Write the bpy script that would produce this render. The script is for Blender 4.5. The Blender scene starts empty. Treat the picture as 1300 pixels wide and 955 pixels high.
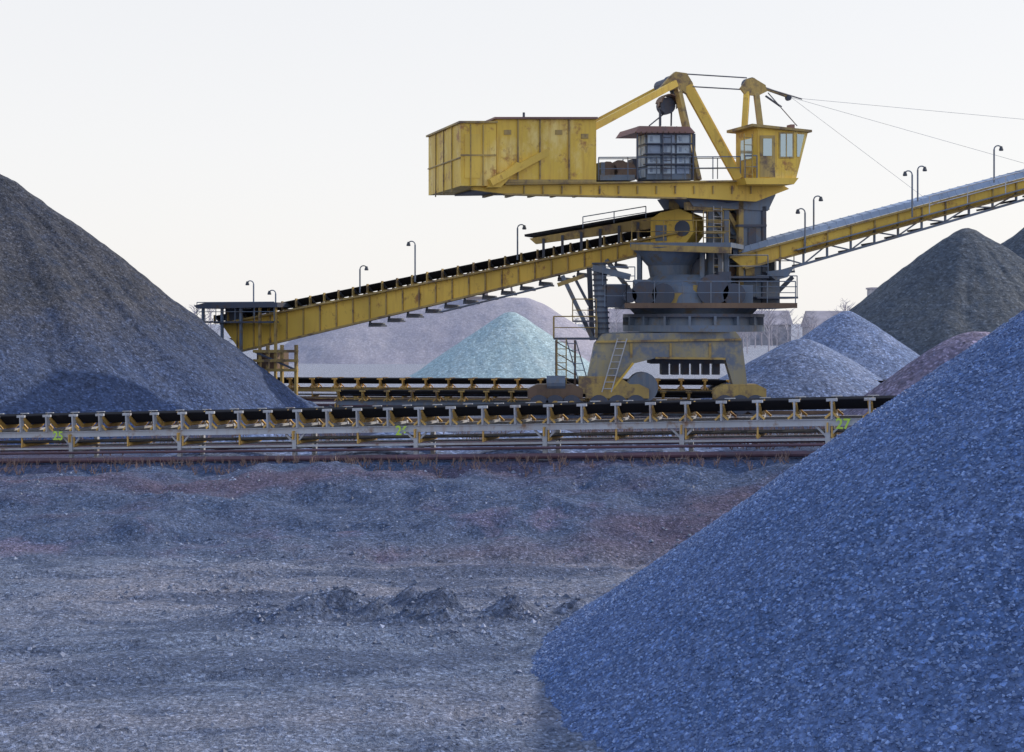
import bpy, bmesh, math, random
import numpy as np
from mathutils import Vector, Matrix
random.seed(7); rng=np.random.default_rng(7)
S=bpy.context.scene
FPX=1786.0; EYE=4.9; HOR=410.0
V=Vector
# ------------------------------------------------------------ noise
_T=rng.random((256,256))
def vnoise(x,y):
    x=np.asarray(x,float); y=np.asarray(y,float)
    xi=np.floor(x).astype(int); yi=np.floor(y).astype(int)
    fx=x-xi; fy=y-yi; fx=fx*fx*(3-2*fx); fy=fy*fy*(3-2*fy)
    a=_T[xi&255,yi&255]; b=_T[(xi+1)&255,yi&255]; c=_T[xi&255,(yi+1)&255]; d=_T[(xi+1)&255,(yi+1)&255]
    return (a*(1-fx)+b*fx)*(1-fy)+(c*(1-fx)+d*fx)*fy
def fbm(x,y,o=4):
    s=0;a=.5
    for i in range(o):
        s=s+a*(vnoise(x+17*i,y+31*i)-.5); x=x*2.03; y=y*2.03; a*=.5
    return s
def sstep(a,b,x):
    t=np.clip((x-a)/(b-a),0,1); return t*t*(3-2*t)
# ------------------------------------------------------------ materials
def newmat(name):
    m=bpy.data.materials.new(name); m.use_nodes=True
    nt=m.node_tree; b=nt.nodes['Principled BSDF']
    return m,nt,b
def ramp(nt,fac,stops):
    r=nt.nodes.new('ShaderNodeValToRGB'); e=r.color_ramp.elements
    while len(e)<len(stops): e.new(.5)
    for i,(p,c) in enumerate(stops):
        e[i].position=p; e[i].color=(c[0],c[1],c[2],1)
    nt.links.new(fac,r.inputs[0]); return r
def coords(nt,scale=(1,1,1)):
    tc=nt.nodes.new('ShaderNodeTexCoord'); mp=nt.nodes.new('ShaderNodeMapping')
    mp.inputs['Scale'].default_value=scale
    nt.links.new(tc.outputs['Object'],mp.inputs[0]); return mp.outputs[0]
def noise(nt,co,sc,det=5,rough=.6):
    n=nt.nodes.new('ShaderNodeTexNoise'); n.inputs['Scale'].default_value=sc
    n.inputs['Detail'].default_value=det; n.inputs['Roughness'].default_value=rough
    nt.links.new(co,n.inputs['Vector']); return n.outputs[0]
def mix(nt,fac,a,b,bt='MIX'):
    m=nt.nodes.new('ShaderNodeMix'); m.data_type='RGBA'; m.blend_type=bt
    for s,v in ((m.inputs[0],fac),(m.inputs[6],a),(m.inputs[7],b)):
        if isinstance(v,(int,float)): s.default_value=v
        elif isinstance(v,tuple): s.default_value=(v[0],v[1],v[2],1)
        else: nt.links.new(v,s)
    return m.outputs[2]
def math_(nt,op,a,b,c=None):
    n=nt.nodes.new('ShaderNodeMath'); n.operation=op
    for s,v in zip(n.inputs,(a,b,c)):
        if v is None: continue
        if isinstance(v,(int,float)): s.default_value=v
        else: nt.links.new(v,s)
    return n.outputs[0]
def mrange(nt,v,a,b):
    n=nt.nodes.new('ShaderNodeMapRange'); nt.links.new(v,n.inputs[0]); n.inputs[1].default_value=a; n.inputs[2].default_value=b
    return n.outputs[0]
def bump(nt,b,h,st,dist):
    n=nt.nodes.new('ShaderNodeBump'); n.inputs['Strength'].default_value=st; n.inputs['Distance'].default_value=dist
    nt.links.new(h,n.inputs['Height']); nt.links.new(n.outputs[0],b.inputs['Normal']); return n
K0=(0,0,0);K1=(1,1,1)
def paint(name,col,rust=.35,rcol=(.10,.045,.02),rough=.55,metal=0,dark=.5,sc=1.0,pale=None):
    m,nt,b=newmat(name)
    co=coords(nt); cs=coords(nt,(1.6,1.6,.18))
    n1=noise(nt,co,1.3*sc,6,.7); n2=noise(nt,cs,2.5*sc,4,.65); n3=noise(nt,co,.35*sc,2,.5)
    base=mix(nt,ramp(nt,n3,((.3,K0),(.7,K1))).outputs[0],col,tuple(c*dark for c in col))
    if pale:
        n4=noise(nt,coords(nt,(1,1,.6)),.8,5,.65)
        base=mix(nt,ramp(nt,n4,((.50,K0),(.64,(.7,.7,.7)))).outputs[0],base,pale)
    f1=ramp(nt,n2,((.60-.25*rust,K0),(.80-.15*rust,K1))).outputs[0]
    f2=ramp(nt,n1,((.66-.22*rust,K0),(.74-.15*rust,K1))).outputs[0]
    c=mix(nt,f1,base,tuple(.5*col[i]+.5*rcol[i] for i in range(3)))
    c=mix(nt,f2,c,rcol)
    nt.links.new(c,b.inputs['Base Color'])
    b.inputs['Roughness'].default_value=rough; b.inputs['Metallic'].default_value=metal
    bump(nt,b,n1,.2,.02)
    return m
def gravel(name,c1,c2,c3,cell=12.,big=.25,bs=1.,dist=.05,rough=.9,ground=False,stretch=1.,con=.8,toe=None):
    m,nt,b=newmat(name)
    co=coords(nt); cg=coords(nt,(stretch,1,1))
    vo=nt.nodes.new('ShaderNodeTexVoronoi'); vo.inputs['Scale'].default_value=cell; nt.links.new(co,vo.inputs['Vector'])
    nb=noise(nt,cg,big,4,.6); nm=noise(nt,co,big*6,5,.7); nf=noise(nt,co,cell*.45,3,.75)
    base=mix(nt,ramp(nt,nb,((.38,K0),(.62,K1))).outputs[0],c1,c2)
    base=mix(nt,ramp(nt,nm,((.45,K0),(.72,K1))).outputs[0],base,c3)
    sx=nt.nodes.new('ShaderNodeSeparateXYZ'); nt.links.new(co,sx.inputs[0])
    if toe:
        zz_=math_(nt,'MULTIPLY_ADD',nm,-3.5,sx.outputs[2]); base=mix(nt,mrange(nt,zz_,4.5,-1.5),base,toe)
    if ground:
        yy=math_(nt,'MULTIPLY_ADD',nb,5.,sx.outputs[1])
        dk=mix(nt,ramp(nt,nm,((.35,K0),(.65,K1))).outputs[0],(.070,.105,.195),(.125,.16,.26))
        dk=mix(nt,ramp(nt,nb,((.48,K0),(.60,K1))).outputs[0],dk,(.125,.11,.17))
        gb=ramp(nt,noise(nt,cg,.55,4,.65),((.50,K0),(.57,K1))).outputs[0]
        base=mix(nt,math_(nt,'MULTIPLY',gb,.75),base,(.085,.115,.195))
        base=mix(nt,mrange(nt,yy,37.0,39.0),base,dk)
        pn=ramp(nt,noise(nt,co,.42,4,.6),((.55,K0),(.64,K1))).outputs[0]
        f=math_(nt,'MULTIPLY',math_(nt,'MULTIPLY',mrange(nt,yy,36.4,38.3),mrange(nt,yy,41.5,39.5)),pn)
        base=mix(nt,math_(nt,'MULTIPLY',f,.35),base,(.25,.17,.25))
        base=mix(nt,mrange(nt,sx.outputs[1],55,110),base,(.36,.38,.45))  # far ground fades to pale grey: distance haze put into its colour
    sep=nt.nodes.new('ShaderNodeSeparateColor'); nt.links.new(vo.outputs['Color'],sep.inputs[0])
    g=ramp(nt,sep.outputs[0],((0,(.55,.55,.55)),(.8,(1.,1.,1.)),(1,(1.8,1.8,1.8)))).outputs[0]
    base=mix(nt,con,base,g,'MULTIPLY')
    g2=ramp(nt,nf,((.3,(.4,.4,.4)),(.5,K1),(.72,(1.6,1.6,1.6)))).outputs[0]
    base=mix(nt,con,base,g2,'MULTIPLY')
    nt.links.new(base,b.inputs['Base Color']); b.inputs['Roughness'].default_value=rough
    b.inputs['Specular IOR Level'].default_value=.2
    h=math_(nt,'MULTIPLY_ADD',nf,1.6,math_(nt,'MULTIPLY',sep.outputs[1],.35)); h=math_(nt,'MULTIPLY_ADD',nm,1.8,h)
    bump(nt,b,h,bs,dist)
    return m
M={}
M['yel']=paint('yellow_paint',(.90,.60,.10),.36,(.36,.17,.05),dark=.70)
M['house']=paint('weathered_yellow_sheet',(.90,.60,.085),.50,(.42,.20,.06),dark=.78,pale=(.92,.72,.28))
M['yel2']=paint('yellow_paint_grimy',(.56,.39,.12),.75,(.16,.11,.08),dark=.6)
M['portal']=paint('portal_paint',(.44,.37,.20),.95,(.15,.18,.24),dark=.5)
M['ysteel']=paint('grimy_blue_steel',(.18,.24,.34),.6,(.18,.15,.12),dark=.55)
M['dark']=paint('dark_steel',(.080,.10,.15),.5,(.10,.07,.06),dark=.65)
M['grey']=paint('galvanised_steel',(.56,.58,.63),.35,(.30,.19,.13),dark=.7)
M['belt']=paint('rubber_belt',(.014,.014,.020),.1,(.04,.035,.04),rough=.8)
M['gold']=paint('sunlit_ochre_roller',(.90,.56,.16),.25,(.36,.18,.06))  # ochre stands in for low back sun glowing on the idlers
M['red']=paint('red_oxide_pipe',(.17,.09,.12),.5,(.09,.07,.10))
M['blue']=paint('light_blue_panel',(.60,.72,.86),.3,(.12,.16,.22),dark=.7)
M['roofr']=paint('rusty_red_roof',(.32,.17,.15),.5,(.16,.11,.11))
M['cover']=paint('belt_cover_sheet',(.40,.50,.68),.3,(.2,.22,.25))
M['rust']=paint('rusty_steel',(.22,.14,.09),.6,(.10,.06,.05))
m,nt,b=newmat('window_glass'); b.inputs['Base Color'].default_value=(.45,.55,.58,1); b.inputs['Roughness'].default_value=.08; b.inputs['Metallic'].default_value=.5; M['glass']=m
m,nt,b=newmat('number_paint'); b.inputs['Base Color'].default_value=(.55,.8,.1,1); M['num']=m
m,nt,b=newmat('lamp_head_enamel'); b.inputs['Base Color'].default_value=(.06,.07,.09,1); M['lamp']=m
m,nt,b=newmat('dry_stems'); b.inputs['Base Color'].default_value=(.26,.17,.14,1); M['stem']=m
# ------------------------------------------------------------ mesh builder
class MB:
    def __init__(s): s.v=[]; s.f=[]; s.m=[]; s.mats=[]
    def mi(s,k):
        if k not in s.mats: s.mats.append(k)
        return s.mats.index(k)
    def prism(s,pts,ext,k):
        pts=[V(p) for p in pts]; ext=V(ext); n=len(pts); o=len(s.v); i=s.mi(k)
        s.v+= [tuple(p) for p in pts]+[tuple(p+ext) for p in pts]
        s.f.append(tuple(o+j for j in range(n))); s.m.append(i)
        s.f.append(tuple(o+n+j for j in reversed(range(n)))); s.m.append(i)
        for j in range(n):
            q=(j+1)%n; s.f.append((o+j,o+n+j,o+n+q,o+q)); s.m.append(i)
    def beam(s,p,q,w,h,k,up=V((0,0,1))):
        p=V(p);q=V(q);d=(q-p)
        if d.length<1e-5:return
        d.normalize(); u=V(up)
        if abs(d.dot(u))>.97: u=V((1,0,0))
        x=d.cross(u).normalized(); y=x.cross(d).normalized()
        s.prism([p+x*w/2+y*h/2,p-x*w/2+y*h/2,p-x*w/2-y*h/2,p+x*w/2-y*h/2],q-p,k)
    def cyl(s,p,q,r,k,n=8,r2=None):
        p=V(p);q=V(q);d=(q-p).normalized(); r2=r if r2 is None else r2
        u=V((0,0,1)) if abs(d.z)<.97 else V((1,0,0))
        x=d.cross(u).normalized(); y=x.cross(d); o=len(s.v); i=s.mi(k)
        for c,rr in ((p,r),(q,r2)):
            for j in range(n):
                a=2*math.pi*j/n; s.v.append(tuple(c+x*rr*math.cos(a)+y*rr*math.sin(a)))
        for j in range(n):
            t=(j+1)%n; s.f.append((o+j,o+t,o+n+t,o+n+j)); s.m.append(i)
        s.f.append(tuple(o+j for j in reversed(range(n)))); s.m.append(i)
        s.f.append(tuple(o+n+j for j in range(n))); s.m.append(i)
    def path(s,pts,r,k,n=6):
        for a,b in zip(pts[:-1],pts[1:]): s.cyl(a,b,r,k,n)
    def rail(s,pts,k='grey',h=1.1,sp=1.3,r=.028):
        for a,b in zip(pts[:-1],pts[1:]):
            a=V(a);b=V(b); n=max(1,int((b-a).length/sp)); z=V((0,0,1))
            for i in range(n+1):
                p=a.lerp(b,i/n); s.cyl(p,p+z*h,r,k,5)
            s.cyl(a+z*h,b+z*h,r,k,5); s.cyl(a+z*h*.5,b+z*h*.5,r*.8,k,5)
    def ladder(s,p,q,k='grey',w=.45,side=V((1,0,0))):
        p=V(p);q=V(q); sd=V(side).normalized()*w/2
        s.cyl(p-sd,q-sd,.03,k,5); s.cyl(p+sd,q+sd,.03,k,5); n=int((q-p).length/.33)
        for i in range(n): c=p.lerp(q,(i+.5)/n); s.cyl(c-sd,c+sd,.02,k,5)
    def build(s,name,parent=None,recalc=True):
        me=bpy.data.meshes.new(name); me.from_pydata(s.v,[],s.f)
        for k in s.mats: me.materials.append(M[k])
        me.polygons.foreach_set('material_index',s.m)
        if recalc:
            bm=bmesh.new(); bm.from_mesh(me); bmesh.ops.recalc_face_normals(bm,faces=bm.faces); bm.to_mesh(me); bm.free()
        ob=bpy.data.objects.new(name,me); S.collection.objects.link(ob)
        if parent: 
            ob.parent=parent; ob.matrix_parent_inverse=Matrix.Translation(-parent.location)
        return ob
def empty(name,loc):
    e=bpy.data.objects.new(name,None); e.location=loc; S.collection.objects.link(e); return e
class Fr:
    """vertical working plane of a machine: axis direction theta, origin on the machine's centre"""
    def __init__(s,th,cx,cy):
        s.c=math.cos(math.radians(th)); s.s=math.sin(math.radians(th)); s.cx=cx; s.cy=cy
        s.a=V((s.c,s.s,0)); s.n=V((s.s,-s.c,0))
    def at(s,u,v,t=0):
        ku=(u-650)/FPX
        q=(ku*(s.cy-t*s.c)-s.cx-t*s.s)/(s.c-ku*s.s)
        y=s.cy+q*s.s-t*s.c
        return V((s.cx+q*s.c+t*s.s,y,EYE+(HOR-v)/FPX*y))
    def pr(s,mb,poly,t0,t1,k): mb.prism([s.at(u,v,t0) for u,v in poly],-s.n*(t0-t1),k)
    def bx(s,mb,u0,v0,u1,v1,t0,t1,k): s.pr(mb,[(u0,v0),(u1,v0),(u1,v1),(u0,v1)],t0,t1,k)
# ------------------------------------------------------------ terrain
def yc(x): return 50-(x+15.2)*.324
def gz(x,y):
    x=np.asarray(x,float); y=np.asarray(y,float)
    c=yc(np.clip(x,-60,60)); crest=np.clip((x+15.2)*.0385,-.3,1.35)
    foot=35.2+1.6*fbm(x*.15,y*0+3,3)
    t=np.clip((y-foot)/(c-3.0-foot),0,1); up=-1+(crest+1)*(t**.75*.9+.1*sstep(0,1,t))
    back=sstep(c+2.5,c+15,y); z=up*(1-back)
    bumpy=sstep(foot-1,foot+2,y)*(1-sstep(c-3,c-1.5,y))
    z=z+fbm(x*.5,y*.5,4)*(.16+.8*bumpy)*(1-sstep(c-3,c-1.5,y)*.85)
    z=z+fbm(x*.09,y*.09,2)*.5*(y<foot)*sstep(40,30,y)
    rut=np.exp(-((y-28.2-.06*x+.5*np.sin(x*.3))/.8)**2)*.40*sstep(-7,-4,x)*(1-sstep(4,7,x))
    z=z+rut*(.3+1.6*vnoise(x*1.5,y*3)**2)
    for yy,wd in ((24.2,.25),(26.1,.25),(31.2,.3),(33.0,.3)):
        z=z-np.exp(-((y-yy-.04*x-.5*np.sin(x*.12+yy))/wd)**2)*.10
    z=z+fbm(x*2.5,y*2.5,3)*(.09+.12*sstep(.4,.6,vnoise(x*.3+9,y*.5)))*(y<c-1)
    return z
def axis(dense,outs):
    return np.array(sorted(set(np.round(np.concatenate([dense]+outs),4))))
geo=lambda a,b,n: np.geomspace(a,b,n)
xs=axis(np.arange(-26,26.01,.15),[geo(26.5,3500,45),-geo(26.5,3500,45)])
ys=axis(np.arange(13,56,.14),[np.arange(57,130,1.5),geo(132,5000,40),-geo(1,300,14)+12])
X,Y=np.meshgrid(xs,ys,indexing='ij'); Z=gz(X,Y)
def gridmesh(name,X,Y,Z,mat,smooth=True):
    a,b=X.shape; co=np.stack([X,Y,Z],-1).reshape(-1,3)
    i=np.arange(a*b).reshape(a,b)
    q=np.stack([i[:-1,:-1],i[1:,:-1],i[1:,1:],i[:-1,1:]],-1).reshape(-1,4)
    return rawmesh(name,co,q,mat,smooth)
def rawmesh(name,co,q,mat,smooth=True):
    me=bpy.data.meshes.new(name); k=q.shape[1]
    me.vertices.add(len(co)); me.vertices.foreach_set('co',co.astype(np.float32).ravel())
    me.loops.add(q.size); me.loops.foreach_set('vertex_index',q.astype(np.int32).ravel())
    me.polygons.add(len(q)); me.polygons.foreach_set('loop_start',np.arange(0,q.size,k,dtype=np.int32))
    me.polygons.foreach_set('loop_total',np.full(len(q),k,dtype=np.int32))
    me.polygons.foreach_set('use_smooth',np.full(len(q),smooth))
    me.materials.append(mat); me.update(calc_edges=True); me.validate()
    ob=bpy.data.objects.new(name,me); S.collection.objects.link(ob); return ob
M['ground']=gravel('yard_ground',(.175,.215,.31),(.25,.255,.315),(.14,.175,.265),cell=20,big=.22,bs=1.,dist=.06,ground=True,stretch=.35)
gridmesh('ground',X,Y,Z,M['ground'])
# ------------------------------------------------------------ stockpiles
def mound_z(d,r,h,c=.6):
    k=h/(math.sqrt(r*r+c*c)-c); return h-k*(np.sqrt(d*d+c*c)-c)
def mound(name,cx,cy,r,h,mat,zb=0,c=.6,seed=0,amp=.35,na=220,nr=110,ex=1,fr=.35,flow=0.,irr=.10):
    A,R=np.meshgrid(np.linspace(0,2*np.pi,na),np.linspace(0,1.12,nr),indexing='ij')
    nx=np.cos(A);ny=np.sin(A)
    rr=R*r*(1+irr*fbm(nx*1.5+seed,ny*1.5+seed,2))
    x=nx*rr*ex; y=ny*rr
    z=mound_z(R*r,r,h,c)
    z=z+flow*fbm(nx*7+seed,ny*7+seed+R*.6,4)*sstep(.03,.5,R)*h*.1
    z=z+amp*fbm(x*fr+seed*3+40,y*fr+seed+40,4)*1.2+fbm(x*1.7+seed,y*1.7,3)*amp*.25
    z=z+.25*sstep(.9,1.12,R)*h*.12
    return gridmesh(name,cx+x,cy+y,zb+z,mat)
M['coal']=gravel('coal_fines',(.060,.066,.085),(.095,.098,.118),(.042,.058,.10),cell=11,big=.22,bs=1,dist=.10,toe=(.085,.125,.25))
M['ore']=gravel('blue_grey_ore',(.10,.17,.36),(.14,.21,.41),(.075,.13,.29),cell=15,big=.5,bs=1,dist=.05)
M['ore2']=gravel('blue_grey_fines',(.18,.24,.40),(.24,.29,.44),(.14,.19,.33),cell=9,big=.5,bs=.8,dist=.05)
M['grn']=gravel('greenish_ore',(.38,.50,.53),(.43,.53,.55),(.33,.45,.50),cell=7,big=.3,bs=.6,dist=.05,con=.45)  # far pile: paler, flatter colour with distance haze painted in
M['brn']=gravel('hazy_grey_ore',(.38,.36,.42),(.41,.39,.44),(.35,.34,.41),cell=6,big=.1,bs=.4,dist=.06,con=.25)  # farthest pile, haze mixed into the base colour
M['drk']=gravel('dark_olive_coal',(.095,.112,.14),(.12,.132,.15),(.08,.10,.135),cell=6,big=.15,bs=.8,dist=.1,con=.6)
M['pink']=gravel('reddish_ore',(.24,.21,.31),(.28,.24,.33),(.18,.18,.28),cell=7,big=.4,bs=.8,dist=.06)
mound('coal_stockpile',-28.0,74,17.6,12.9,M['coal'],c=1.2,seed=3,amp=.75,na=420,nr=200,fr=.3,flow=1.)
MC=(13.75,23.6,13.5,9.5)
big=mound('gravel_stockpile',MC[0],MC[1],MC[2],MC[3],M['ore'],zb=-1.2,c=.3,seed=0,amp=.20,na=400,nr=160,flow=.18,irr=.02)
def D(u,v,d): return ((u-650)/FPX*d, EYE+(HOR-v)/FPX*d)
def mpk(name,u,v,d,r,mat,**k):
    x,z=D(u,v,d); return mound(name,x,d,r,z,mat,**k)
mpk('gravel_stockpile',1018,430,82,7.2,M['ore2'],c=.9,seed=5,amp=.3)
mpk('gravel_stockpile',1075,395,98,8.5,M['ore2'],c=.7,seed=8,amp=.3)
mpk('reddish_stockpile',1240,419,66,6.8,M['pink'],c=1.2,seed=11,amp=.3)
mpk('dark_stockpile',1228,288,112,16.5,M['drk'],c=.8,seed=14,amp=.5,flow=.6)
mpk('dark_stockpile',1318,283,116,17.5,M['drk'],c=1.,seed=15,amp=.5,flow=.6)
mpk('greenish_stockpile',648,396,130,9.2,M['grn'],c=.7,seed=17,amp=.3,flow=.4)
def ridge(name,x0,x1,cy,r,h,mat,seed):
    X_,Y_=np.meshgrid(np.linspace(x0-r*1.2,x1+r*1.2,260),np.linspace(cy-r*1.2,cy+r*1.2,90),indexing='ij')
    dx=np.maximum(np.maximum(x0-X_,X_-x1),0); d=np.sqrt(dx*dx+(Y_-cy)**2)
    hh=h*(1-.16*sstep(x0+18,x0,X_))
    z=mound_z(d,r,1,3.)*hh+.9*fbm(X_*.2+seed,Y_*.2,4)
    return gridmesh(name,X_,Y_,np.maximum(z,-.4),mat)
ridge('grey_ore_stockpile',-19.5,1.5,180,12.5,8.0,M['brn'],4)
for (x,y,r,h,s) in ((-3.5,49.5,3.6,.9,31),(1,48.3,3.2,.85,33),(-9,51.5,3.5,.8,35),(5.5,47,3.5,.6,37)):
    mound('spilled_ore_heap',x,y,r,h,M['ore2'],zb=float(gz(x,y))-.1,c=.5,seed=s,amp=.15,na=80,nr=30)
def stones(name,P,size,mat):
    n=len(P); base=np.array([[1,0,0],[-1,0,0],[0,1,0],[0,-1,0],[0,0,1],[0,0,-1]],float)
    F=np.array([[0,2,4],[2,1,4],[1,3,4],[3,0,4],[2,0,5],[1,2,5],[3,1,5],[0,3,5]])
    a=rng.random((n,3))*2*np.pi; ca,sa=np.cos(a),np.sin(a)
    Rz=np.zeros((n,3,3));Rz[:,0,0]=ca[:,0];Rz[:,0,1]=-sa[:,0];Rz[:,1,0]=sa[:,0];Rz[:,1,1]=ca[:,0];Rz[:,2,2]=1
    Rx=np.zeros((n,3,3));Rx[:,0,0]=1;Rx[:,1,1]=ca[:,1];Rx[:,1,2]=-sa[:,1];Rx[:,2,1]=sa[:,1];Rx[:,2,2]=ca[:,1]
    R=Rz@Rx
    vv=base[None]*(.65+.6*rng.random((n,6,1)))*size[:,None,None]*np.array([1,.85,.7])
    vv=np.einsum('nij,nkj->nki',R,vv)+P[:,None,:]
    q=(F[None]+(np.arange(n)*6)[:,None,None]).reshape(-1,3)
    return rawmesh(name,vv.reshape(-1,3),q,mat,False)
def stonemat(name,a,b_,top=1.8):
    m,nt,b=newmat(name); g=nt.nodes.new('ShaderNodeNewGeometry')
    r=ramp(nt,g.outputs['Random Per Island'],((0,a),(.8,b_),(1,tuple(min(1,c*top) for c in b_))))
    nt.links.new(r.outputs[0],b.inputs['Base Color']); b.inputs['Roughness'].default_value=.6; return m
M['st1']=stonemat('ore_lumps',(.055,.10,.235),(.17,.25,.45),1.6)
M['st2']=stonemat('ground_stones',(.06,.085,.15),(.18,.21,.30))
me=big.data; nv=len(me.vertices); co=np.empty(nv*3); me.vertices.foreach_get('co',co); co=co.reshape(400,160,3)
n=300000
ai=rng.random(n)*398.9; ri=np.sqrt(rng.random(n))*158.9
a0=ai.astype(int); r0=ri.astype(int); fa=(ai-a0)[:,None]; fr_=(ri-r0)[:,None]
P=(co[a0,r0]*(1-fa)+co[a0+1,r0]*fa)*(1-fr_)+(co[a0,r0+1]*(1-fa)+co[a0+1,r0+1]*fa)*fr_
keep=(P[:,0]<P[:,1]*.40+1.5)&(P[:,1]<32)&((P[:,0]-MC[0])*.6+(P[:,1]-MC[1])<6)
P=P[keep]
lump=stones('gravel_lumps',P,.017+.034*rng.random(len(P))**2,M['st1']); lump.parent=big
n=90000
x=rng.random(n)*44-22; y=19+rng.random(n)*29; dens=sstep(.45,.75,vnoise(x*.45+5,y*.9)+.25*vnoise(x*2,y*2)-.05)
windrow=np.exp(-((y-28.2-.06*x+.5*np.sin(x*.3))/1.0)**2)*sstep(-8,-5,x)*(1-sstep(4,7,x))
k=(rng.random(n)<.06+.6*dens+windrow)&((y<35)|(rng.random(n)<.6)); x=x[k];y=y[k]; windrow=windrow[k]
k=(np.abs(x)<y*.4+1)&(y<yc(x)-2); x=x[k];y=y[k]; windrow=windrow[k]
stones('scattered_stones',np.stack([x,y,gz(x,y)-.005],-1),.014+.022*rng.random(len(x))+.03*windrow*rng.random(len(x))+.07*rng.random(len(x))**10,M['st2'])

# ------------------------------------------------------------ belt conveyors
def yard_conveyor(name,pa,pb,span,sc=1.,nums=(),mats=('grey','grey','gold'),W=.7):
    pa=V(pa);pb=V(pb); a=(pb-pa); L=a.length; a.normalize(); ah=V((a.x,a.y,0)).normalized(); n=V((ah.y,-ah.x,0))
    if n.y>0:n=-n
    z=V((0,0,1)); e=empty(name,pa)
    P=lambda s,t,h: pa+a*s+n*t+z*h*sc
    fm=MB(); id_=MB(); bl=MB(); pp=MB()
    ns=int(L/span)
    for i in range(ns+1):
        s=i*span
        for t in (W+.05,-W-.05):
            fm.beam(P(s,t,-.25),P(s,t,.93),.12,.14,mats[0],ah)
            fm.beam(P(s,t,-.3),P(s,t,.06),.34,.34,'grey',ah)
        fm.beam(P(s,W,.42),P(s,-W,.42),.09,.09,mats[0])
        fm.beam(P(s+.0,W+.13,.72),P(s+.0,W+.13,1.0),.2,.04,'gold',ah)
        for t in (W+.02,):
            fm.beam(P(s-.35,t,.9),P(s,t,.55),.06,.06,mats[0]); fm.beam(P(s+.35,t,.9),P(s,t,.55),.06,.06,mats[0])
    for t in (W+.05,-W-.05):
        fm.beam(P(0,t,1.0),P(L,t,1.0),.05,.17*sc,mats[0])
        fm.beam(P(0,t,1.09*1),P(L,t,1.09),.13,.02,mats[0]); fm.beam(P(0,t,.91),P(L,t,.91),.13,.02,mats[0])
        fm.beam(P(0,t*.98,.50),P(L,t*.98,.50),.08,.07,mats[0])
    k=span/4; ni=int(L/k)
    for i in range(ni+1):
        s=i*k+.12
        id_.beam(P(s,W,1.14),P(s,-W,1.14),.12,.07,mats[1])
        for sg in (1,-1):
            id_.beam(P(s,sg*(W+.06),1.1),P(s,sg*(W+.10),1.66),.20,.05,mats[1],ah)
            id_.beam(P(s-.16,sg*(W+.12),1.66),P(s+.16,sg*(W+.12),1.66),.08,.08,mats[1])
            id_.cyl(P(s,sg*(W+.0),1.58),P(s,sg*.32,1.29),.075,mats[2],8)
            id_.beam(P(s,sg*(W+.04),1.30),P(s+.20,sg*(W+.03),1.12),.05,.06,mats[2])
            id_.beam(P(s,sg*(W+.04),1.30),P(s-.20,sg*(W+.03),1.12),.05,.06,mats[2])
        id_.cyl(P(s,.30,1.27),P(s,-.30,1.27),.075,mats[2],8)
        if i%2==0:
            id_.cyl(P(s,W,.62),P(s,-W,.62),.07,mats[2],8)
            id_.beam(P(s,W+.06,.93),P(s,W+.06,.55),.05,.05,mats[2],ah)
    prof=[(W+.03,1.66),(.33,1.36),(-.33,1.36),(-W-.03,1.66),(-W-.03,1.68),(-.33,1.385),(.33,1.385),(W+.03,1.685)]
    bl.prism([P(0,t,h) for t,h in prof],a*L,'belt')
    prof=[(W-.05,.69),(-W+.05,.69),(-W+.05,.71),(W-.05,.71)]
    bl.prism([P(0,t,h) for t,h in prof],a*L,'belt')
    pr=[(.45,1.47),(.2,1.52),(-.2,1.52),(-.45,1.47),(-.33,1.39),(.33,1.39)]
    bl.prism([P(0,t,h) for t,h in pr],a*L,'coal')
    pp.cyl(P(0,W+.45,.12),P(L,W+.45,.12),.09,'red',10); pp.cyl(P(0,W+.25,.36),P(L,W+.25,.36),.045,'red',8)
    pp.cyl(P(0,-W-.4,.35),P(L,-W-.4,.35),.09,'red',8)
    fm.build('frame',e); id_.build('idlers',e); bl.build('belt',e); pp.build('pipes',e)
    for s,txt in nums:
        cu=bpy.data.curves.new('number','FONT'); cu.body=txt; cu.size=.42; cu.extrude=.004; cu.align_x='CENTER'; cu.offset=.010
        o=bpy.data.objects.new('number_'+txt,cu); S.collection.objects.link(o); cu.materials.append(M['num'])
        p=P(s,W+.20,.82); ang=math.atan2(ah.y,ah.x)
        o.matrix_world=Matrix.Translation(p)@Matrix.Rotation(ang,4,'Z')@Matrix.Rotation(math.pi/2,4,'X')
        o.parent=e; o.matrix_parent_inverse=Matrix.Translation(-e.location)
    return e
span=4.33; A=V((-15.2,50,.0)); Bp=V((9.52,42,.98)); dr=(Bp-A).normalized()
st=A-dr*span*4; 
yard_conveyor('belt_conveyor',st,st+dr*span*14,span,nums=((span*4-.45,'25'),(span*7-.45,'26'),(span*10+.45,'27')))
yard_conveyor('belt_conveyor',(-14.5,84,-.05),(34,79,-.05),5.4,nums=(),mats=('yel2','gold','gold'),W=.75)
yard_conveyor('belt_conveyor',(-9.5,77,-.45),(11,75,-.45),5.4,nums=(),mats=('ysteel','yel2','gold'),W=.6)

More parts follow.
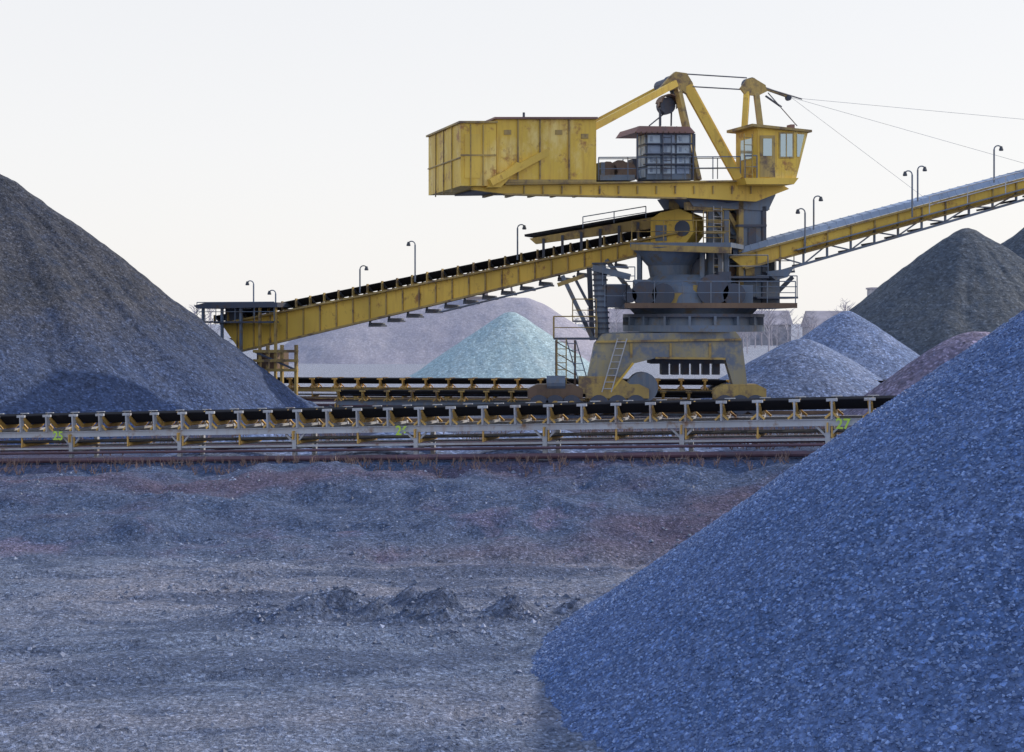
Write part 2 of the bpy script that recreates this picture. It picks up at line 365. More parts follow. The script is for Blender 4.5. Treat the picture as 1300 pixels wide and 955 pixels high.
# ------------------------------------------------------------ stacker
stk=empty('stacker_reclaimer',(9.5,72,0))
U=Fr(20,9.5,72); L=Fr(0,9.5,72)
b1=MB()
U.bx(b1,585,156,630,236,2.6,-2.6,'house'); U.bx(b1,630.5,151,757,231,2.45,-2.45,'house')
U.bx(b1,583,153.5,632,156,2.7,-2.7,'yel2'); U.bx(b1,628,148.5,759,151,2.6,-2.6,'roofr')
for u in (597,613): U.bx(b1,u,158,u+1.4,235,2.66,2.6,'yel2')
for u in (657,685,722): U.bx(b1,u,152,u+1.8,230,2.52,2.44,'yel2')
U.bx(b1,585,196,630,198,2.65,2.6,'yel2'); U.bx(b1,590,170,610,226,2.63,2.6,'yel')
for u,v in ((640,165),(738,170),(705,165)): U.bx(b1,u,v,u+9,v+6,2.48,2.44,'yel2')
U.bx(b1,631,228,757,232,2.55,2.45,'yel2')
p0=U.at(585,156,2.6)
for t in (1.3,0,-1.3):
    q=p0-U.n*(2.6-t)-U.a*.03; b1.beam(q,q-V((0,0,3.1)),.05,.05,'yel2',U.a)
q=p0-U.a*.03-V((0,0,1.6)); b1.beam(q,q-U.n*5.2,.05,.05,'yel2')
b1.cyl(U.at(665,150,0),U.at(665,143,0),.06,'dark')
b1.build('counterweight_house',stk)
g=MB()
for t in (2.3,-2.0):
    U.pr(g,[(600,237),(640,233),(985,229),(1002,240),(960,256),(870,251),(640,246),(600,241)],t,t-.25,'yel')
    g.beam(U.at(640,234,t+.05),U.at(985,229.5,t+.05),.35,.08,'yel2'); g.beam(U.at(640,247,t+.05),U.at(870,252,t+.05),.35,.08,'yel2')
    for u in range(665,960,24): U.bx(g,u,236,u+1.5,246,t+.08,t,'yel2')
U.pr(g,[(610,238),(980,232),(980,235),(610,240)],2.0,-2.0,'dark')
for u in range(650,980,30): g.beam(U.at(u,240,2.2),U.at(u,240,2.2)-U.n*4.2,.12,.15,'yel2')
U.pr(g,[(870,247),(985,247),(975,268),(880,262)],1.6,-1.6,'ysteel')
U.pr(g,[(618,238),(636,238),(664,208),(656,206)],2.75,2.3,'yel')
g.beam(U.at(622,232,2.85),U.at(858,106,1.0),.28,.32,'yel'); g.beam(U.at(700,185,-2.3),U.at(850,106,-.9),.28,.3,'yel')
g.rail([U.at(760,229,2.3),U.at(940,227,2.3)],'ysteel'); g.rail([U.at(760,229,-2.0),U.at(940,227,-2.0)],'ysteel')
g.build('upper_deck_girder',stk)
w=MB()
for u,r in ((772,.38),(787,.45),(797,.35)):
    c=U.at(u,218,1.5); w.cyl(c,c-U.n*1.6,r,'dark',14); w.cyl(c+U.n*.05,c-U.n*.05,r+.12,'rust',14); w.cyl(c-U.n*1.6,c-U.n*1.7,r+.12,'rust',14)
U.bx(w,762,222,806,229,1.9,-.5,'ysteel'); U.bx(w,763,206,768,222,1.7,.9,'ysteel'); U.bx(w,803,202,808,228,1.0,.4,'dark')
w.build('winch',stk)
eh=MB()
U.pr(eh,[(806,168.5),(812,160),(876,161),(883,169)],2.5,.2,'roofr')
for u in (807,814,821,828,835,842,849,856,863,870): eh.beam(U.at(u+3,161,1.9),U.at(u,168,2.54),.05,.05,'rust')
U.bx(eh,821,169,877,228,2.1,1.0,'ysteel')
for i,u in enumerate((822.5,841,859.5)):
    for v in (171.5,184.5,197.5,210.5):
        U.bx(eh,u,v,u+15.5,v+10,2.16,2.1,'blue' if (i+int(v))%4 else 'cover')
        U.bx(eh,u+3,v+2,u+6,v+8,2.19,2.16,'cover')
q0=U.at(821,171,2.1)-U.a*.03
for h in (0,.55,1.1,1.65):
    for t in (.08,.6):
        z_=V((0,0,1)); q=q0-U.n*t-z_*h; eh.prism([q,q-U.n*.42,q-U.n*.42-z_*.42,q-z_*.42],-U.a*.03,'blue')
for v in (182.8,195.8,208.8): eh.beam(U.at(818,v,2.25),U.at(878,v,2.25),.3,.05,'dark')
eh.ladder(U.at(847,228,2.4),U.at(847,170,2.4),'dark',side=U.a)
U.bx(eh,877.5,170,883,228,1.2,.4,'dark')
for u in (809,880): eh.beam(U.at(u,169,2.35),U.at(u,229,2.35),.07,.07,'dark',U.a)
eh.build('electrical_house',stk)
ms=MB()
for t0 in (.9,-.65): U.pr(ms,[(838,112),(850,98),(858,91),(872,93),(880,106),(874,120),(862,112),(848,116)],t0,t0-.25,'yel2')
for u,v in ((862,100),(870,110),(850,106)): 
    c=U.at(u,v,.6); ms.cyl(c,c-U.n*1.2,.3,'dark',12)
for t0,t1 in ((.75,2.1),(-.75,-1.8)):
    ms.beam(U.at(860,112,t0),U.at(886,229,t1),.28,.30,'yel2'); ms.beam(U.at(873,110,t0),U.at(938,228,t1),.42,.42,'yel')
    ms.beam(U.at(948,118,t0*.5),U.at(941,228,t1*.8),.28,.30,'yel'); ms.beam(U.at(960,118,t0*.5),U.at(970,200,t1*.8),.26,.26,'yel2')
    U.pr(ms,[(940,112),(949,100),(957,99),(972,108),(974,116),(962,122),(946,120)],t0*.6+.06,t0*.6-.06,'yel2')
ms.beam(U.at(876,190,1.4),U.at(876,190,-1.4),.15,.15,'yel2'); ms.beam(U.at(944,165,.9),U.at(944,165,-.9),.15,.15,'yel2')
ms.beam(U.at(945,165,.9),U.at(965,165,.9),.15,.15,'yel2')
c=U.at(848,134,.5); ms.cyl(c,c-U.n*.5,.42,'dark',16)
for i in range(10):
    a_=math.radians(-10+i*20); a2=math.radians(10+i*20)
    ms.beam(c+U.a*.52*math.cos(a_)+V((0,0,.52*math.sin(a_))),c+U.a*.52*math.cos(a2)+V((0,0,.52*math.sin(a2))),.7,.06,'rust')
ms.beam(U.at(853,115,.2),U.at(852,160,.2),.08,.08,'dark'); ms.beam(U.at(838,140,.2),U.at(838,160,.2),.3,.1,'dark')
ms.cyl(U.at(845,143,.2),U.at(824,160,.2),.035,'dark',5)
c=U.at(955,106,.3); ms.cyl(c,c-U.n*.6,.32,'dark',12)
ms.beam(U.at(970,112,0),U.at(1004,124,0),.12,.14,'yel2'); ms.beam(U.at(972,122,0),U.at(992,136,0),.08,.08,'dark')
c=U.at(1002,124,.1); ms.cyl(c,c-U.n*.2,.15,'dark',10)
ms.build('masts',stk)
cb=MB()
for t in (.35,-.35):
    cb.cyl(U.at(868,94,t),U.at(948,99,t),.035,'dark',5); cb.cyl(U.at(876,110,t),U.at(945,114,t),.035,'dark',5)
    cb.cyl(U.at(972,112,t),U.at(1018,126,t),.04,'dark',5)
    cb.cyl(U.at(975,118,t),U.at(1012,160,t),.03,'dark',5)
cab=MB()
U.pr(cab,[(962,160),(1026,167),(1011,226),(962,226)],3.2,1.0,'house')
U.pr(cab,[(955,157),(1031,165),(1031,168),(955,160.5)],3.4,.8,'yel2')
U.pr(cab,[(945,226),(1014,226),(1008,234),(948,234)],3.3,-1,'yel')
U.bx(cab,1004,158,1009,164,2.5,2.1,'roofr')
a_,b_,c_,d_=991,170,1006,199
U.bx(cab,a_-2,b_-2,c_+2,d_+2,3.235,3.2,'yel2'); U.bx(cab,a_,b_,c_,d_,3.26,3.235,'glass')
U.bx(cab,(a_+c_)/2-.5,b_,(a_+c_)/2+.5,d_,3.28,3.26,'yel2')
U.pr(cab,[(1012,170),(1021,171),(1015,199),(1012,199)],3.24,3.2,'glass')
U.bx(cab,965,172,984,225,3.235,3.2,'yel2'); U.bx(cab,969,176,980,198,3.26,3.235,'glass')
p=U.at(962,174,3.2); cab.prism([p-U.n*.5-U.a*.03,p-U.n*1.6-U.a*.03,p-U.n*1.6-U.a*.03-V((0,0,1)),p-U.n*.5-U.a*.03-V((0,0,1))],-U.a*.03,'glass')
cab.rail([U.at(946,226,3.2),U.at(946,226,-1)],'ysteel'); cab.rail([U.at(946,226,3.25),U.at(961,226,3.25)],'ysteel')
cab.ladder(U.at(950,226,3.3),U.at(950,170,3.3),'yel2',side=U.a)
cab.build('operator_cab',stk)
co_=MB()
for t in (1.3,-1.3):
    for u in (901,921): co_.beam(U.at(u,252,t),U.at(u,386,t),.28,.28,'ysteel',U.a)
    vs=[256,282,310,338,366,386]
    for i in range(5):
        co_.beam(U.at(901,vs[i],t),U.at(921,vs[i+1],t),.12,.12,'ysteel'); co_.beam(U.at(901,vs[i+1],t),U.at(921,vs[i+1],t),.14,.14,'yel2')
U.bx(co_,941,252,971,388,1.5,-1.5,'ysteel'); U.bx(co_,938,252,944,388,1.6,1.35,'yel2'); U.bx(co_,968,262,973,388,1.6,1.35,'dark')
for v in (285,320,355): U.bx(co_,937.5,v,973.5,v+3,1.66,-1.6,'dark')
U.bx(co_,950,290,960,312,1.56,1.5,'dark'); U.bx(co_,947,330,958,350,1.56,1.5,'yel2')
co_.beam(U.at(870,262,1.4),U.at(975,262,1.4),.3,.4,'yel2')
co_.beam(U.at(922,268,1.2),U.at(941,300,1.2),.2,.2,'yel2'); co_.beam(U.at(922,330,1.2),U.at(941,300,1.2),.2,.2,'dark')
for k_ in range(7):
    co_.beam(U.at(922,270+k_*17,.5),U.at(941,270+k_*17,.5),.3,.12,'dark')
    c=U.at(928+random.random()*6,276+k_*17,1.0); co_.cyl(c,c-U.n*.9,.22+.12*random.random(),'ysteel' if k_%2 else 'rust',10)
co_.ladder(U.at(911,386,1.6),U.at(911,262,1.6),'grey',side=U.a)
co_.cyl(U.at(905,268,0),U.at(905,252,0),1.3,'dark',20,2.0)
for v,u0,u1 in ((282,893,918),(302,893,918)):
    p_,q_=U.at(u0,v+14,1.9),U.at(u1,v+14,1.9); co_.beam(p_,q_,.5,.06,'yel2'); co_.rail([p_,q_],'yel2')
for v,u0,u1,t in ((352,924,975,2.6),(378,960,1012,2.4),(345,985,1008,1.8)):
    p_,q_=U.at(u0,v,t),U.at(u1,v,t); co_.beam(p_-U.n*.5,q_-U.n*.5,1.2,.1,'dark'); co_.rail([p_,q_],'ysteel')
U.bx(co_,972,352,990,386,1.2,-1,'ysteel'); U.bx(co_,978,330,984,356,.8,.2,'dark')
co_.beam(U.at(972,386,1),U.at(1006,352,1),.18,.18,'dark')
co_.build('slewing_column',stk)
lo=MB()
L.bx(lo,793,386,1012,391,3.4,-3.4,'dark'); lo.rail([L.at(795,386,3.3),L.at(1010,386,3.3)],'ysteel'); lo.rail([L.at(795,386,3.3),L.at(795,386,-3)],'ysteel')
lo.beam(L.at(793,388,3.45),L.at(1012,388,3.45),.08,.25,'rust')
def vc(mb,u,v0,v1,r0,r1,k,n=28,t=0): mb.cyl(L.at(u,v1,t),L.at(u,v0,t),r1,k,n,r0)
vc(lo,852,316,338,2.0,1.2,'ysteel'); vc(lo,852,338,362,1.2,1.0,'ysteel'); vc(lo,895,330,386,1.0,1.1,'dark')
vc(lo,868,350,365,1.6,2.4,'ysteel'); vc(lo,868,365,386,2.4,2.5,'ysteel')
for u,v,r in ((818,372,.55),(842,374,.5),(905,368,.7),(932,374,.5),(800,376,.3)):
    c=L.at(u,v,2.6); lo.cyl(c,c+V((0,1.5,0)),r,'ysteel',16); lo.cyl(c-V((0,.05,0)),c+V((0,.1,0)),r*1.12,'dark',16)
for u0,v0,u1,v1,k_ in ((806,355,826,366,'ysteel'),(850,372,868,386,'yel2'),(880,362,896,386,'yel2'),(940,362,956,386,'ysteel'),(912,345,928,362,'dark')):
    L.bx(lo,u0,v0,u1,v1,2.4,1.2,k_)
vc(lo,880,391,399,3.3,3.0,'ysteel',40); vc(lo,880,399,403,3.6,3.6,'dark',40); vc(lo,880,403,413,3.3,3.35,'ysteel',40); vc(lo,880,413,421,3.6,3.6,'ysteel',40)
for i in range(18):
    a_=2*math.pi*i/18; z0=L.at(880,402,0).z; z1=L.at(880,414,0).z
    p_=V((L.at(880,412,0).x+3.45*math.cos(a_),72+3.45*math.sin(a_),z1)); lo.beam(p_,V((p_.x,p_.y,z0)),.12,.3,'ysteel',V((math.cos(a_),math.sin(a_),0)))
pp_=[(755,436),(766,424),(934,421),(942,432),(950,500),(934,500),(921,456),(832,455),(803,462),(774,500),(742,500)]
for t0,t1 in ((3.3,2.5),(-2.5,-3.3)): L.pr(lo,pp_,t0,t1,'portal')
L.pr(lo,[(768,423),(932,421),(930,450),(775,452)],2.5,-2.5,'ysteel')
lo.beam(L.at(757,434,3.36),L.at(941,431,3.36),.12,.10,'yel2'); lo.beam(L.at(775,498,3.36),L.at(804,461,3.36),.1,.1,'yel'); lo.beam(L.at(832,454.5,3.36),L.at(921,455.5,3.36),.1,.1,'yel2')
for u in (800,850,900): L.bx(lo,u,436,u+3,454,3.36,3.3,'yel2')
for i in range(6): L.bx(lo,840+i*13,458,849+i*13,476,.5-i*.1,-.5,'dark')
L.bx(lo,826,456,926,462,1.0,-1,'dark')
lo.ladder(L.at(770,498,3.5),L.at(790,430,3.5),'grey')
lo.build('portal_and_slew_ring',stk)
bg=MB()
for t in (3.4,-2.6):
    for u0,u1 in ((668,742),(742,826),(905,975)):
        L.pr(bg,[(u0+2,506),(u0+2,494),(u0+14,488),(u1-14,488),(u1-2,494),(u1-2,506)],t,t-.7,'rust' if u0==668 else 'yel2')
        for w_ in (.22,.5,.78):
            c=L.at(u0+(u1-u0)*w_,514,t+.1); bg.cyl(c,c+V((0,.5,0)),.48,'dark',18); bg.cyl(c-V((0,.04,0)),c+V((0,.1,0)),.2,'gold',10)
    L.pr(bg,[(735,500),(735,478),(785,478),(800,488),(800,500)],t-.05,t-.65,'yel2')
    p_=L.at(400,530,t-.3); q_=L.at(1250,530,t-.3); bg.beam(V((p_.x,p_.y,.12)),V((q_.x,q_.y,.12)),.1,.2,'rust')
c=L.at(816,492,3.2); bg.cyl(c,c+V((0,.8,0)),.75,'ysteel',20); c=L.at(694,486,3.2); bg.cyl(c,c+V((.9,0,0)),.35,'ysteel',14)
bg.build('travel_bogies',stk)
sp=MB()
p_,q_=L.at(761,336,1.2),L.at(765,432,1.2); sp.cyl(p_,q_,.33,'ysteel',14)
for i in range(14): c=p_.lerp(q_,i/14); sp.cyl(c,c+V((0,0,.09)),.39,'dark',14)
sp.beam(L.at(748,340,-.5),L.at(752,432,-.5),.25,.25,'dark')
for t in (1.6,-1.0):
    sp.beam(L.at(714,350,t),L.at(752,430,t),.2,.2,'ysteel'); sp.beam(L.at(728,350,t),L.at(748,388,t),.14,.14,'dark'); sp.beam(L.at(752,340,t),L.at(800,352,t),.3,.3,'ysteel')
sp.beam(L.at(708,362,1.6),L.at(742,350,1.6),.25,.2,'yel2')
p_,q_=L.at(703,430,2.2),L.at(757,430,2.2); sp.beam(p_,q_,1.4,.1,'dark'); sp.rail([p_-V((0,.6,0)),q_-V((0,.6,0))],'yel2'); sp.rail([p_+V((0,.6,0)),q_+V((0,.6,0))],'yel2')
p_,q_=L.at(727,408,2.2),L.at(757,408,2.2); sp.beam(p_,q_,1.0,.08,'dark'); sp.rail([p_,q_],'yel2')
for u in (706,730): sp.beam(L.at(u,432,2.6),L.at(u,505,2.6),.1,.1,'rust')
for i in range(5): sp.beam(L.at(706,434+i*14,2.6),L.at(730,448+i*14,2.6),.05,.05,'rust')
sp.ladder(L.at(713,500,3),L.at(713,430,3),'yel2'); sp.ladder(L.at(745,500,3),L.at(725,432,3),'ysteel')
L.bx(sp,770,362,800,390,1.5,-.5,'dark'); sp.rail([L.at(768,390,3.2),L.at(795,390,3.2)],'ysteel'); sp.rail([L.at(765,362,2.),L.at(806,362,2.)],'ysteel',h=.9)
sp.build('support_column_and_stairs',stk)
# ---- inclined feed conveyor
T=Fr(-24,8.9,72)
tr=empty('inclined_feed_conveyor',tuple(T.at(300,500,0)))
ti=MB()
top=lambda u: 411-(u-283)*.1995
bot=lambda u: 446-(u-310)*.243
for t in (.95,-.8):
    T.pr(ti,[(281,top(281)),(862,top(862)),(862,bot(862)-2),(306,447)],t,t-.14,'yel')
    ti.beam(T.at(281,top(281),t+.1),T.at(862,top(862),t+.1),.36,.1,'yel2'); ti.beam(T.at(306,446,t+.1),T.at(862,bot(862),t+.1),.36,.1,'yel2')
    u=300
    while u<855: T.bx(ti,u,top(u)+2,u+1.6,bot(u)-2,t+.07,t,'yel2'); u+=21
T.pr(ti,[(290,430),(860,top(860)+10),(860,top(860)+14),(300,434)],.8,-.8,'dark')
ti.build('girders',tr)
tb=MB(); 
a0_=T.at(284,top(284),0); a1_=T.at(862,top(862),0); d_=(a1_-a0_); Lc=d_.length; dn=d_.normalized(); zz=V((0,0,1))
prof=[(.78,.42),(.35,.16),(-.35,.16),(-.78,.42),(-.78,.46),(-.35,.2),(.35,.2),(.78,.46)]
tb.prism([a0_+T.n*t+zz*h for t,h in prof],d_,'belt')
tb.prism([a0_+T.n*t+zz*h for t,h in ((.5,.33),(.2,.42),(-.2,.42),(-.5,.33),(-.35,.21),(.35,.21))],d_,'coal')
k=0
while k<Lc:
    p_=a0_+dn*k
    for sg in (1,-1):
        tb.beam(p_+T.n*.86*sg,p_+T.n*.88*sg+zz*.5,.18,.06,'yel2',T.a); tb.cyl(p_+T.n*.8*sg+zz*.36,p_+T.n*.35*sg+zz*.1,.07,'dark',6)
    tb.beam(p_+T.n*.9+zz*.03,p_-T.n*.9+zz*.03,.12,.08,'yel2')
    k+=.95
tb.build('belt_and_idlers',tr)
th=MB()
u=470
while u<800:
    p_=T.at(u,bot(u),1.0); th.beam(p_,p_-zz*.3,.1,.1,'dark',T.a); th.beam(p_-zz*.3+T.n*.1,p_-zz*.3-T.n*1.8,.12,.1,'dark'); th.cyl(p_-zz*.2+T.n*.05,p_-zz*.2-T.n*1.6,.08,'dark',8)
    u+=24
p_,q_=T.at(560,bot(560)+11,1.25),T.at(700,bot(700)+11,1.25); th.beam(p_,q_,.5,.05,'ysteel')
for t in (.8,-.6):
    T.pr(th,[(672,303),(850,272),(862,276),(862,286),(680,310)],t,t-.15,'yel2')
th.beam(T.at(672,300,0),T.at(855,268,0),1.3,.12,'belt')
for u in range(690,850,24): th.beam(T.at(u,306-(u-672)*.17,.85),T.at(u,top(u),.85),.14,.14,'dark')
th.rail([T.at(740,290,.9),T.at(820,277,.9)],'ysteel',h=.6)
T.pr(th,[(826,278),(838,270),(848,268),(862,265),(878,272),(880,296),(868,312),(826,312)],1.05,-.9,'yel')
T.bx(th,849,254,862,266,.8,.1,'yel2'); T.pr(th,[(852,262),(858,250),(862,262)],.6,.3,'ysteel')
c=T.at(866,290,1.1); th.cyl(c,c-T.n*.1,.4,'dark',16); T.bx(th,832,286,846,306,1.1,1.05,'ysteel')
T.bx(th,800,308,928,314,2.2,-2,'ysteel'); th.rail([T.at(802,308,2.1),T.at(926,308,2.1)],'yel2'); th.rail([T.at(880,290,1.),T.at(898,290,1.)],'yel2')
th.beam(T.at(802,314,2.15),T.at(928,318,2.15),.2,.3,'yel2')
for u in (812,842,892,915): th.beam(T.at(u,314,1.2),T.at(u,386,1.2),.22,.22,'ysteel',T.a)
th.beam(T.at(770,330,1.),T.at(812,385,1.),.2,.2,'ysteel')
th.build('head_and_discharge',tr)
tl=MB()
T.pr(tl,[(246,388),(262,384),(352,384),(352,390),(250,392)],1.8,-2,'dark')
for u in (258,282,306,330,350):
    for t in (1.6,-1.8): tl.beam(T.at(u,388,t),T.at(u,500,t),.14,.14,'ysteel' if u<320 else 'yel2',T.a)
tl.rail([T.at(250,408,1.7),T.at(348,408,1.7)],'ysteel'); tl.beam(T.at(250,409,1.5),T.at(350,409,1.5),.6,.1,'dark')
for v in (446,458,470): tl.beam(T.at(322,v,1.7),T.at(378,v,1.7),.16,.16,'yel2'); tl.beam(T.at(322,v,-1.5),T.at(378,v,-1.5),.14,.14,'dark')
for u in (340,358,376): tl.beam(T.at(u,438,1.6),T.at(u,505,1.6),.16,.16,'yel2',T.a)
tl.beam(T.at(322,446,1.7),T.at(376,470,1.7),.1,.1,'dark')
T.bx(tl,286,392,304,408,.8,-.6,'dark'); T.bx(tl,326,448,352,472,.6,-.6,'rust')
tl.build('tail_tower',tr)
# ---- boom
B=Fr(5,11.5,72)
bo=MB()
tp=lambda u:311-(u-975)*.268
bt=lambda u:346-(u-985)*.300
ue=1560
for t in (1.0,-.9):
    B.pr(bo,[(926,tp(926)+2),(ue,tp(ue)+4),(ue,tp(ue)+21),(945,tp(945)+22)],t,t-.12,'yel')
    bo.beam(B.at(926,tp(926)+3,t+.06),B.at(ue,tp(ue)+3,t+.06),.3,.1,'yel2'); bo.beam(B.at(945,tp(945)+22,t+.06),B.at(ue,tp(ue)+22,t+.06),.3,.1,'yel2')
    bo.beam(B.at(985,bt(985),t),B.at(ue,bt(ue)+4,t),.12,.12,'ysteel')
    u=960;i=0
    while u<ue-30:
        B.bx(bo,u,tp(u)+5,u+1.8,tp(u)+20,t+.08,t,'yel2')
        if u>980:
            bo.beam(B.at(u,tp(u)+20,t),B.at(u,bt(u),t),.1,.1,'ysteel',B.a)
            if i%2: bo.beam(B.at(u,tp(u)+20,t),B.at(u+30,bt(u+30),t),.07,.07,'ysteel')
            else: bo.beam(B.at(u,bt(u),t),B.at(u+30,tp(u+30)+20,t),.07,.07,'ysteel')
            bo.beam(B.at(u,bt(u),1.0),B.at(u,bt(u),1.0)-B.n*1.9,.09,.09,'dark')
        u+=30;i+=1
bo.prism([B.at(926,tp(926)+1,0)+B.n*t+zz*h for t,h in ((1.0,0),(.8,.30),(0,.42),(-.8,.30),(-1.0,0))],B.at(ue,tp(ue)+1,0)-B.at(926,tp(926)+1,0),'cover')
cA=B.at(926,tp(926)+1,0); cB=B.at(ue,tp(ue)+1,0)
for i in range(60):
    p_=cA.lerp(cB,i/60)
    sec=[(1.0,.0),(.81,.305),(0,.425),(-.81,.305)]
    for (t0,h0),(t1,h1) in zip(sec[:-1],sec[1:]): bo.beam(p_+B.n*t0+zz*h0,p_+B.n*t1+zz*h1,.05,.02,'cover')
p_=B.at(ue,tp(ue)+8,1.1); bo.cyl(p_,p_-B.n*2.2,.5,'dark',18)
p_,q_=B.at(1010,tp(1010)+16,1.4),B.at(ue,tp(ue)+16,1.4); bo.beam(p_,q_,.7,.05,'ysteel')
bo.rail([q_,B.at(1180,tp(1180)+16,1.7)],'grey',h=.9,sp=2)
B.pr(bo,[(972,345),(1008,340),(1000,352),(985,356)],1.2,-1,'ysteel')
bo.build('boom',stk)
for u0,v0,u1 in ((1014,125,1500),(1002,122,1180),(1005,124,1330)):
    for t in (.3,-.3): cb.cyl(U.at(u0,v0,t),B.at(u1,tp(u1),t*2),.008,'ysteel',4)
cb.build('stay_cables',stk)
# ---- lamps
def lamp(base,h,sg=1,pole='ysteel'):
    base=V(base); e=MB(); z=V((0,0,1)); top_=base+z*h
    e.cyl(base,top_,.045,pole,7)
    pts=[top_+V((sg*.2*(1-math.cos(a)),0,.2*math.sin(a))) for a in np.linspace(0,math.pi*.8,7)]
    e.path(pts,.035,pole); p=pts[-1]; e.cyl(p+z*.05,p-z*.14,.06,'lamp',8,.12); e.cyl(p-z*.14,p-z*.18,.12,'lamp',8,.10)
    return e.build('yard_lamp')
for u,v0,v1,sg in ((322,402,361,-1),(457,372,342,1),(527,358,311,-1),(657,330,290,1)):
    p=T.at(u,v0,1.1); lamp(p,(v0-v1)/FPX*p.y,sg)
p=T.at(350,384,1); lamp(p,.5,-1)
for u,v0,v1,sg in ((1022,322,270,-1),(1033,292,254,1),(1158,276,222,-1),(1165,256,216,1),(1262,232,190,1)):
    p=B.at(u,v0,1.3); lamp(p,(v0-v1)/FPX*p.y,sg)
# ---- distant excavator
def excavator(x,y,z,s=1.):
    e=empty('excavator',(x,y,z)); b=MB(); O=V((x,y,z))
    q=lambda a,c,h:O+V((a,c,h))*s
    for c in (-1.2,1.2):
        b.prism([q(-1.9,c-.3,.1),q(1.9,c-.3,.1),q(2.2,c-.3,.5),q(1.9,c-.3,.9),q(-1.9,c-.3,.9),q(-2.2,c-.3,.5)],V((0,.6,0))*s,'hazm')
    b.build('tracks',e); b=MB()
    b.prism([q(-2.4,-1.3,1.1),q(1.5,-1.3,1.1),q(1.5,-1.3,1.8),q(-1,-1.3,2.2),q(-2.4,-1.3,2.1)],V((0,2.6,0))*s,'hazm')
    b.prism([q(.2,-1.3,1.8),q(1.6,-1.3,1.8),q(1.4,-1.3,3.1),q(.2,-1.3,3.1)],V((0,1.1,0))*s,'hazm'); b.build('body_and_cab',e); b=MB()
    b.beam(q(1.2,.3,1.6),q(3.6,.3,4.2),.35*s,.5*s,'hazm'); b.beam(q(3.6,.3,4.2),q(5.4,.3,3.6),.35*s,.45*s,'hazm'); b.beam(q(5.3,.3,3.8),q(5.6,.3,1.6),.25*s,.35*s,'hazm')
    b.prism([q(5.1,-.3,1.8),q(6.1,-.3,1.8),q(5.7,-.3,1.0),q(5.0,-.3,1.1)],V((0,1.2,0))*s,'hazm'); b.build('arm_and_bucket',e)
M['hazm']=paint('hazy_machine_paint',(.36,.30,.30),.3,(.28,.24,.28))  # this and the hazy colours below are paled to imitate distance haze
excavator(-4.2,180,7.6,.75)
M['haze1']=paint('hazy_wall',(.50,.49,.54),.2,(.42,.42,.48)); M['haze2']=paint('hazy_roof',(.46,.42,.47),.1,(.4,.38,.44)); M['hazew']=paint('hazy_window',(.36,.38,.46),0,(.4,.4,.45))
def house(x,y,w,d,h,flat=False):
    e=empty('distant_building',(x,y,0)); b=MB()
    b.prism([(x-w/2,y,-.2),(x+w/2,y,-.2),(x+w/2,y,h),(x-w/2,y,h)],(0,d,0),'haze1'); b.build('walls',e); b=MB()
    if flat: b.prism([(x-w/2-.3,y-.3,h),(x+w/2+.3,y-.3,h),(x+w/2+.3,y-.3,h+.5),(x-w/2-.3,y-.3,h+.5)],(0,d+.6,0),'haze2')
    else: b.prism([(x-w/2-.4,y-.4,h),(x-w/2-.4,y+d+.4,h),(x-w/2-.4,y+d/2,h+d*.35)],(w+.8,0,0),'haze2')
    b.build('roof',e); b=MB(); n=int(w/2.4)
    for i in range(n):
        for fl in range(max(1,int(h/3))):
            cx=x-w/2+(i+.5)*w/n; b.prism([(cx-.5,y-.04,1+fl*3),(cx+.5,y-.04,1+fl*3),(cx+.5,y-.04,2.3+fl*3),(cx-.5,y-.04,2.3+fl*3)],(0,.05,0),'hazew')
    b.build('windows',e)
for x,y,w,d,h,f in ((44,290,10,9,3.4,0),(57,310,9,9,4.5,0),(70,300,12,10,4,0),(88,330,14,10,6,1),(30,350,14,10,5,0),(-5,360,20,10,5,0),(110,420,5,6,15,1),(-60,380,26,12,7,1)):
    house(x,y,w,d,h,f)
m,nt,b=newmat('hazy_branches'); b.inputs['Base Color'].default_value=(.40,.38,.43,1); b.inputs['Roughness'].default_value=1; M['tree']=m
tb_=MB()
def tree(p,h):
    p=V(p); top_=p+V((random.uniform(-.3,.3),0,h)); tb_.cyl(p,top_,h*.02,'tree',4,h*.005)
    for i in range(26):
        f=random.uniform(.25,.98); a=p.lerp(top_,f); an=random.uniform(0,6.28); l=h*(.42-.3*f)*random.uniform(.7,1.2)
        q=a+V((math.cos(an)*l,math.sin(an)*l,l*random.uniform(.5,1.1))); tb_.cyl(a,q,h*.008,'tree',3,h*.003)
        for j in range(4):
            c=a.lerp(q,random.uniform(.4,1)); an2=an+random.uniform(-1.2,1.2); l2=l*.5
            tb_.cyl(c,c+V((math.cos(an2)*l2,math.sin(an2)*l2,l2*random.uniform(.2,1))),h*.004,'tree',3,h*.002)
for i in range(100):
    x=random.uniform(20,110) if i<80 else random.uniform(-90,20)
    tree((x,random.uniform(215,330),-.2),random.uniform(4.5,9))
tb_.build('bare_tree_belt',recalc=False)
br=MB()
for i in range(420):
    x=random.uniform(2,15); 
    if random.random()<.3: x=random.uniform(-20,2)
    y=yc(x)+random.uniform(1.8,4.2); z0=float(gz(x,y)); h=random.uniform(.3,1.0)
    p=V((x,y,z0)); 
    for j in range(3):
        q=p+V((random.uniform(-.3,.3),random.uniform(-.2,.2),h*random.uniform(.6,1))); br.cyl(p,q,.012,'stem',3); 
        r=p.lerp(q,.6); br.cyl(r,r+V((random.uniform(-.25,.25),0,.25)),.008,'stem',3)
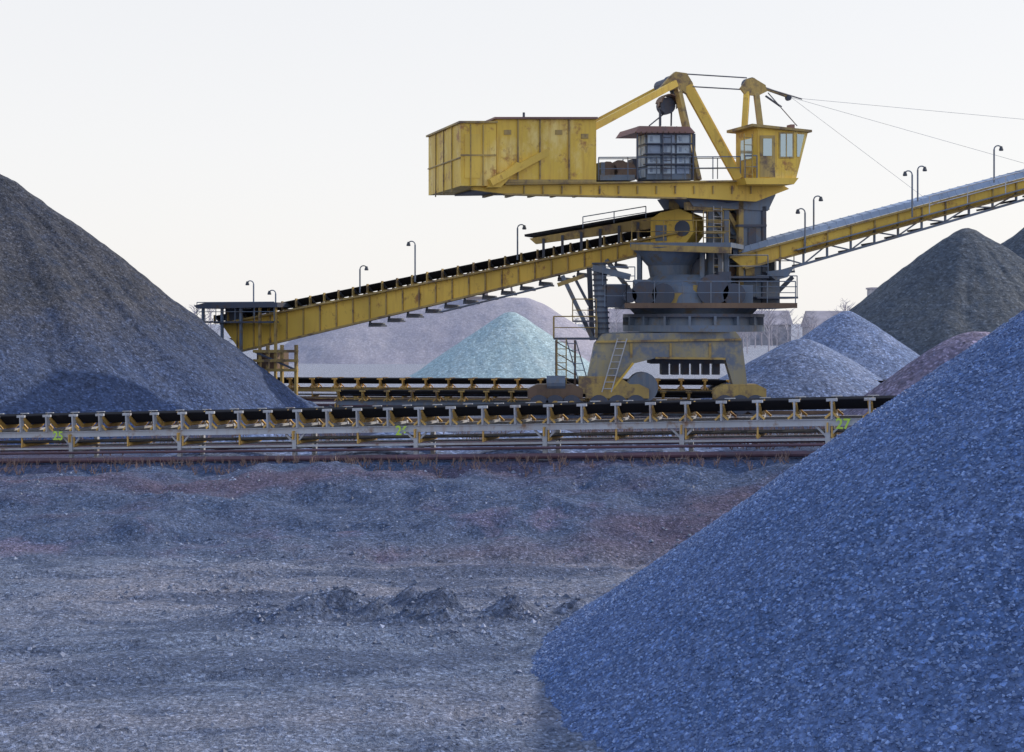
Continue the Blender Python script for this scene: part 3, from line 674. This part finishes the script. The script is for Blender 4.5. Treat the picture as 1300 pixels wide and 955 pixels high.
for i in range(350):
    x=random.uniform(-20,9); y=yc(x)-random.uniform(1.3,3.2); p=V((x,y,float(gz(x,y))))
    for j in range(4): br.cyl(p,p+V((random.uniform(-.12,.12),random.uniform(-.1,.1),random.uniform(.08,.28))),.008,'stem',3)
br.build('dry_brush',recalc=False)
# ------------------------------------------------------------ light
el=math.radians(33); az=math.radians(66)   # azimuth measured from +Y toward +X
w=bpy.data.worlds.new('World'); S.world=w; w.use_nodes=True; nt=w.node_tree
sky=nt.nodes.new('ShaderNodeTexSky'); sky.sky_type='NISHITA'; sky.sun_disc=False; sky.sun_elevation=el; sky.sun_rotation=az
sky.dust_density=2.0; sky.air_density=1.0; sky.ozone_density=1.5
# thin bright haze veil: white low down, thinning to blue overhead
tc=nt.nodes.new('ShaderNodeTexCoord'); sx=nt.nodes.new('ShaderNodeSeparateXYZ'); nt.links.new(tc.outputs['Generated'],sx.inputs[0])
veil=ramp(nt,sx.outputs[2],((0,(6.5,6.35,6.2)),(.12,(6.4,6.35,6.35)),(.28,(6.1,6.15,6.3)),(.6,(3.7,4.6,6.4)),(1,(2.6,3.8,6.4))))
fac=ramp(nt,sx.outputs[2],((0,(.93,.93,.93)),(.3,(.90,.90,.90)),(.7,(.7,.7,.7))))
cl_=mix(nt,fac.outputs[0],sky.outputs[0],veil.outputs[0])
bgn=nt.nodes['Background']; bgn.inputs[1].default_value=.15; nt.links.new(cl_,bgn.inputs[0])
sl=bpy.data.lights.new('sun','SUN'); sl.energy=3.0; sl.angle=math.radians(1.2); sl.color=(1,.90,.76)
so=bpy.data.objects.new('sun',sl); S.collection.objects.link(so)
dirv=V((math.sin(az)*math.cos(el),math.cos(az)*math.cos(el),math.sin(el)))
so.rotation_euler=dirv.to_track_quat('Z','Y').to_euler()
S.view_settings.view_transform='Standard'; S.view_settings.look='None'; S.view_settings.exposure=0
# ------------------------------------------------------------ camera
cm=bpy.data.cameras.new('camera'); co=bpy.data.objects.new('camera',cm); S.collection.objects.link(co)
co.location=(0,0,EYE); co.rotation_euler=(math.pi/2,0,0)
cm.sensor_width=36; cm.lens=36*FPX/1300; cm.shift_y=-67.5/1300; cm.clip_end=9000; cm.clip_start=.3
S.camera=co
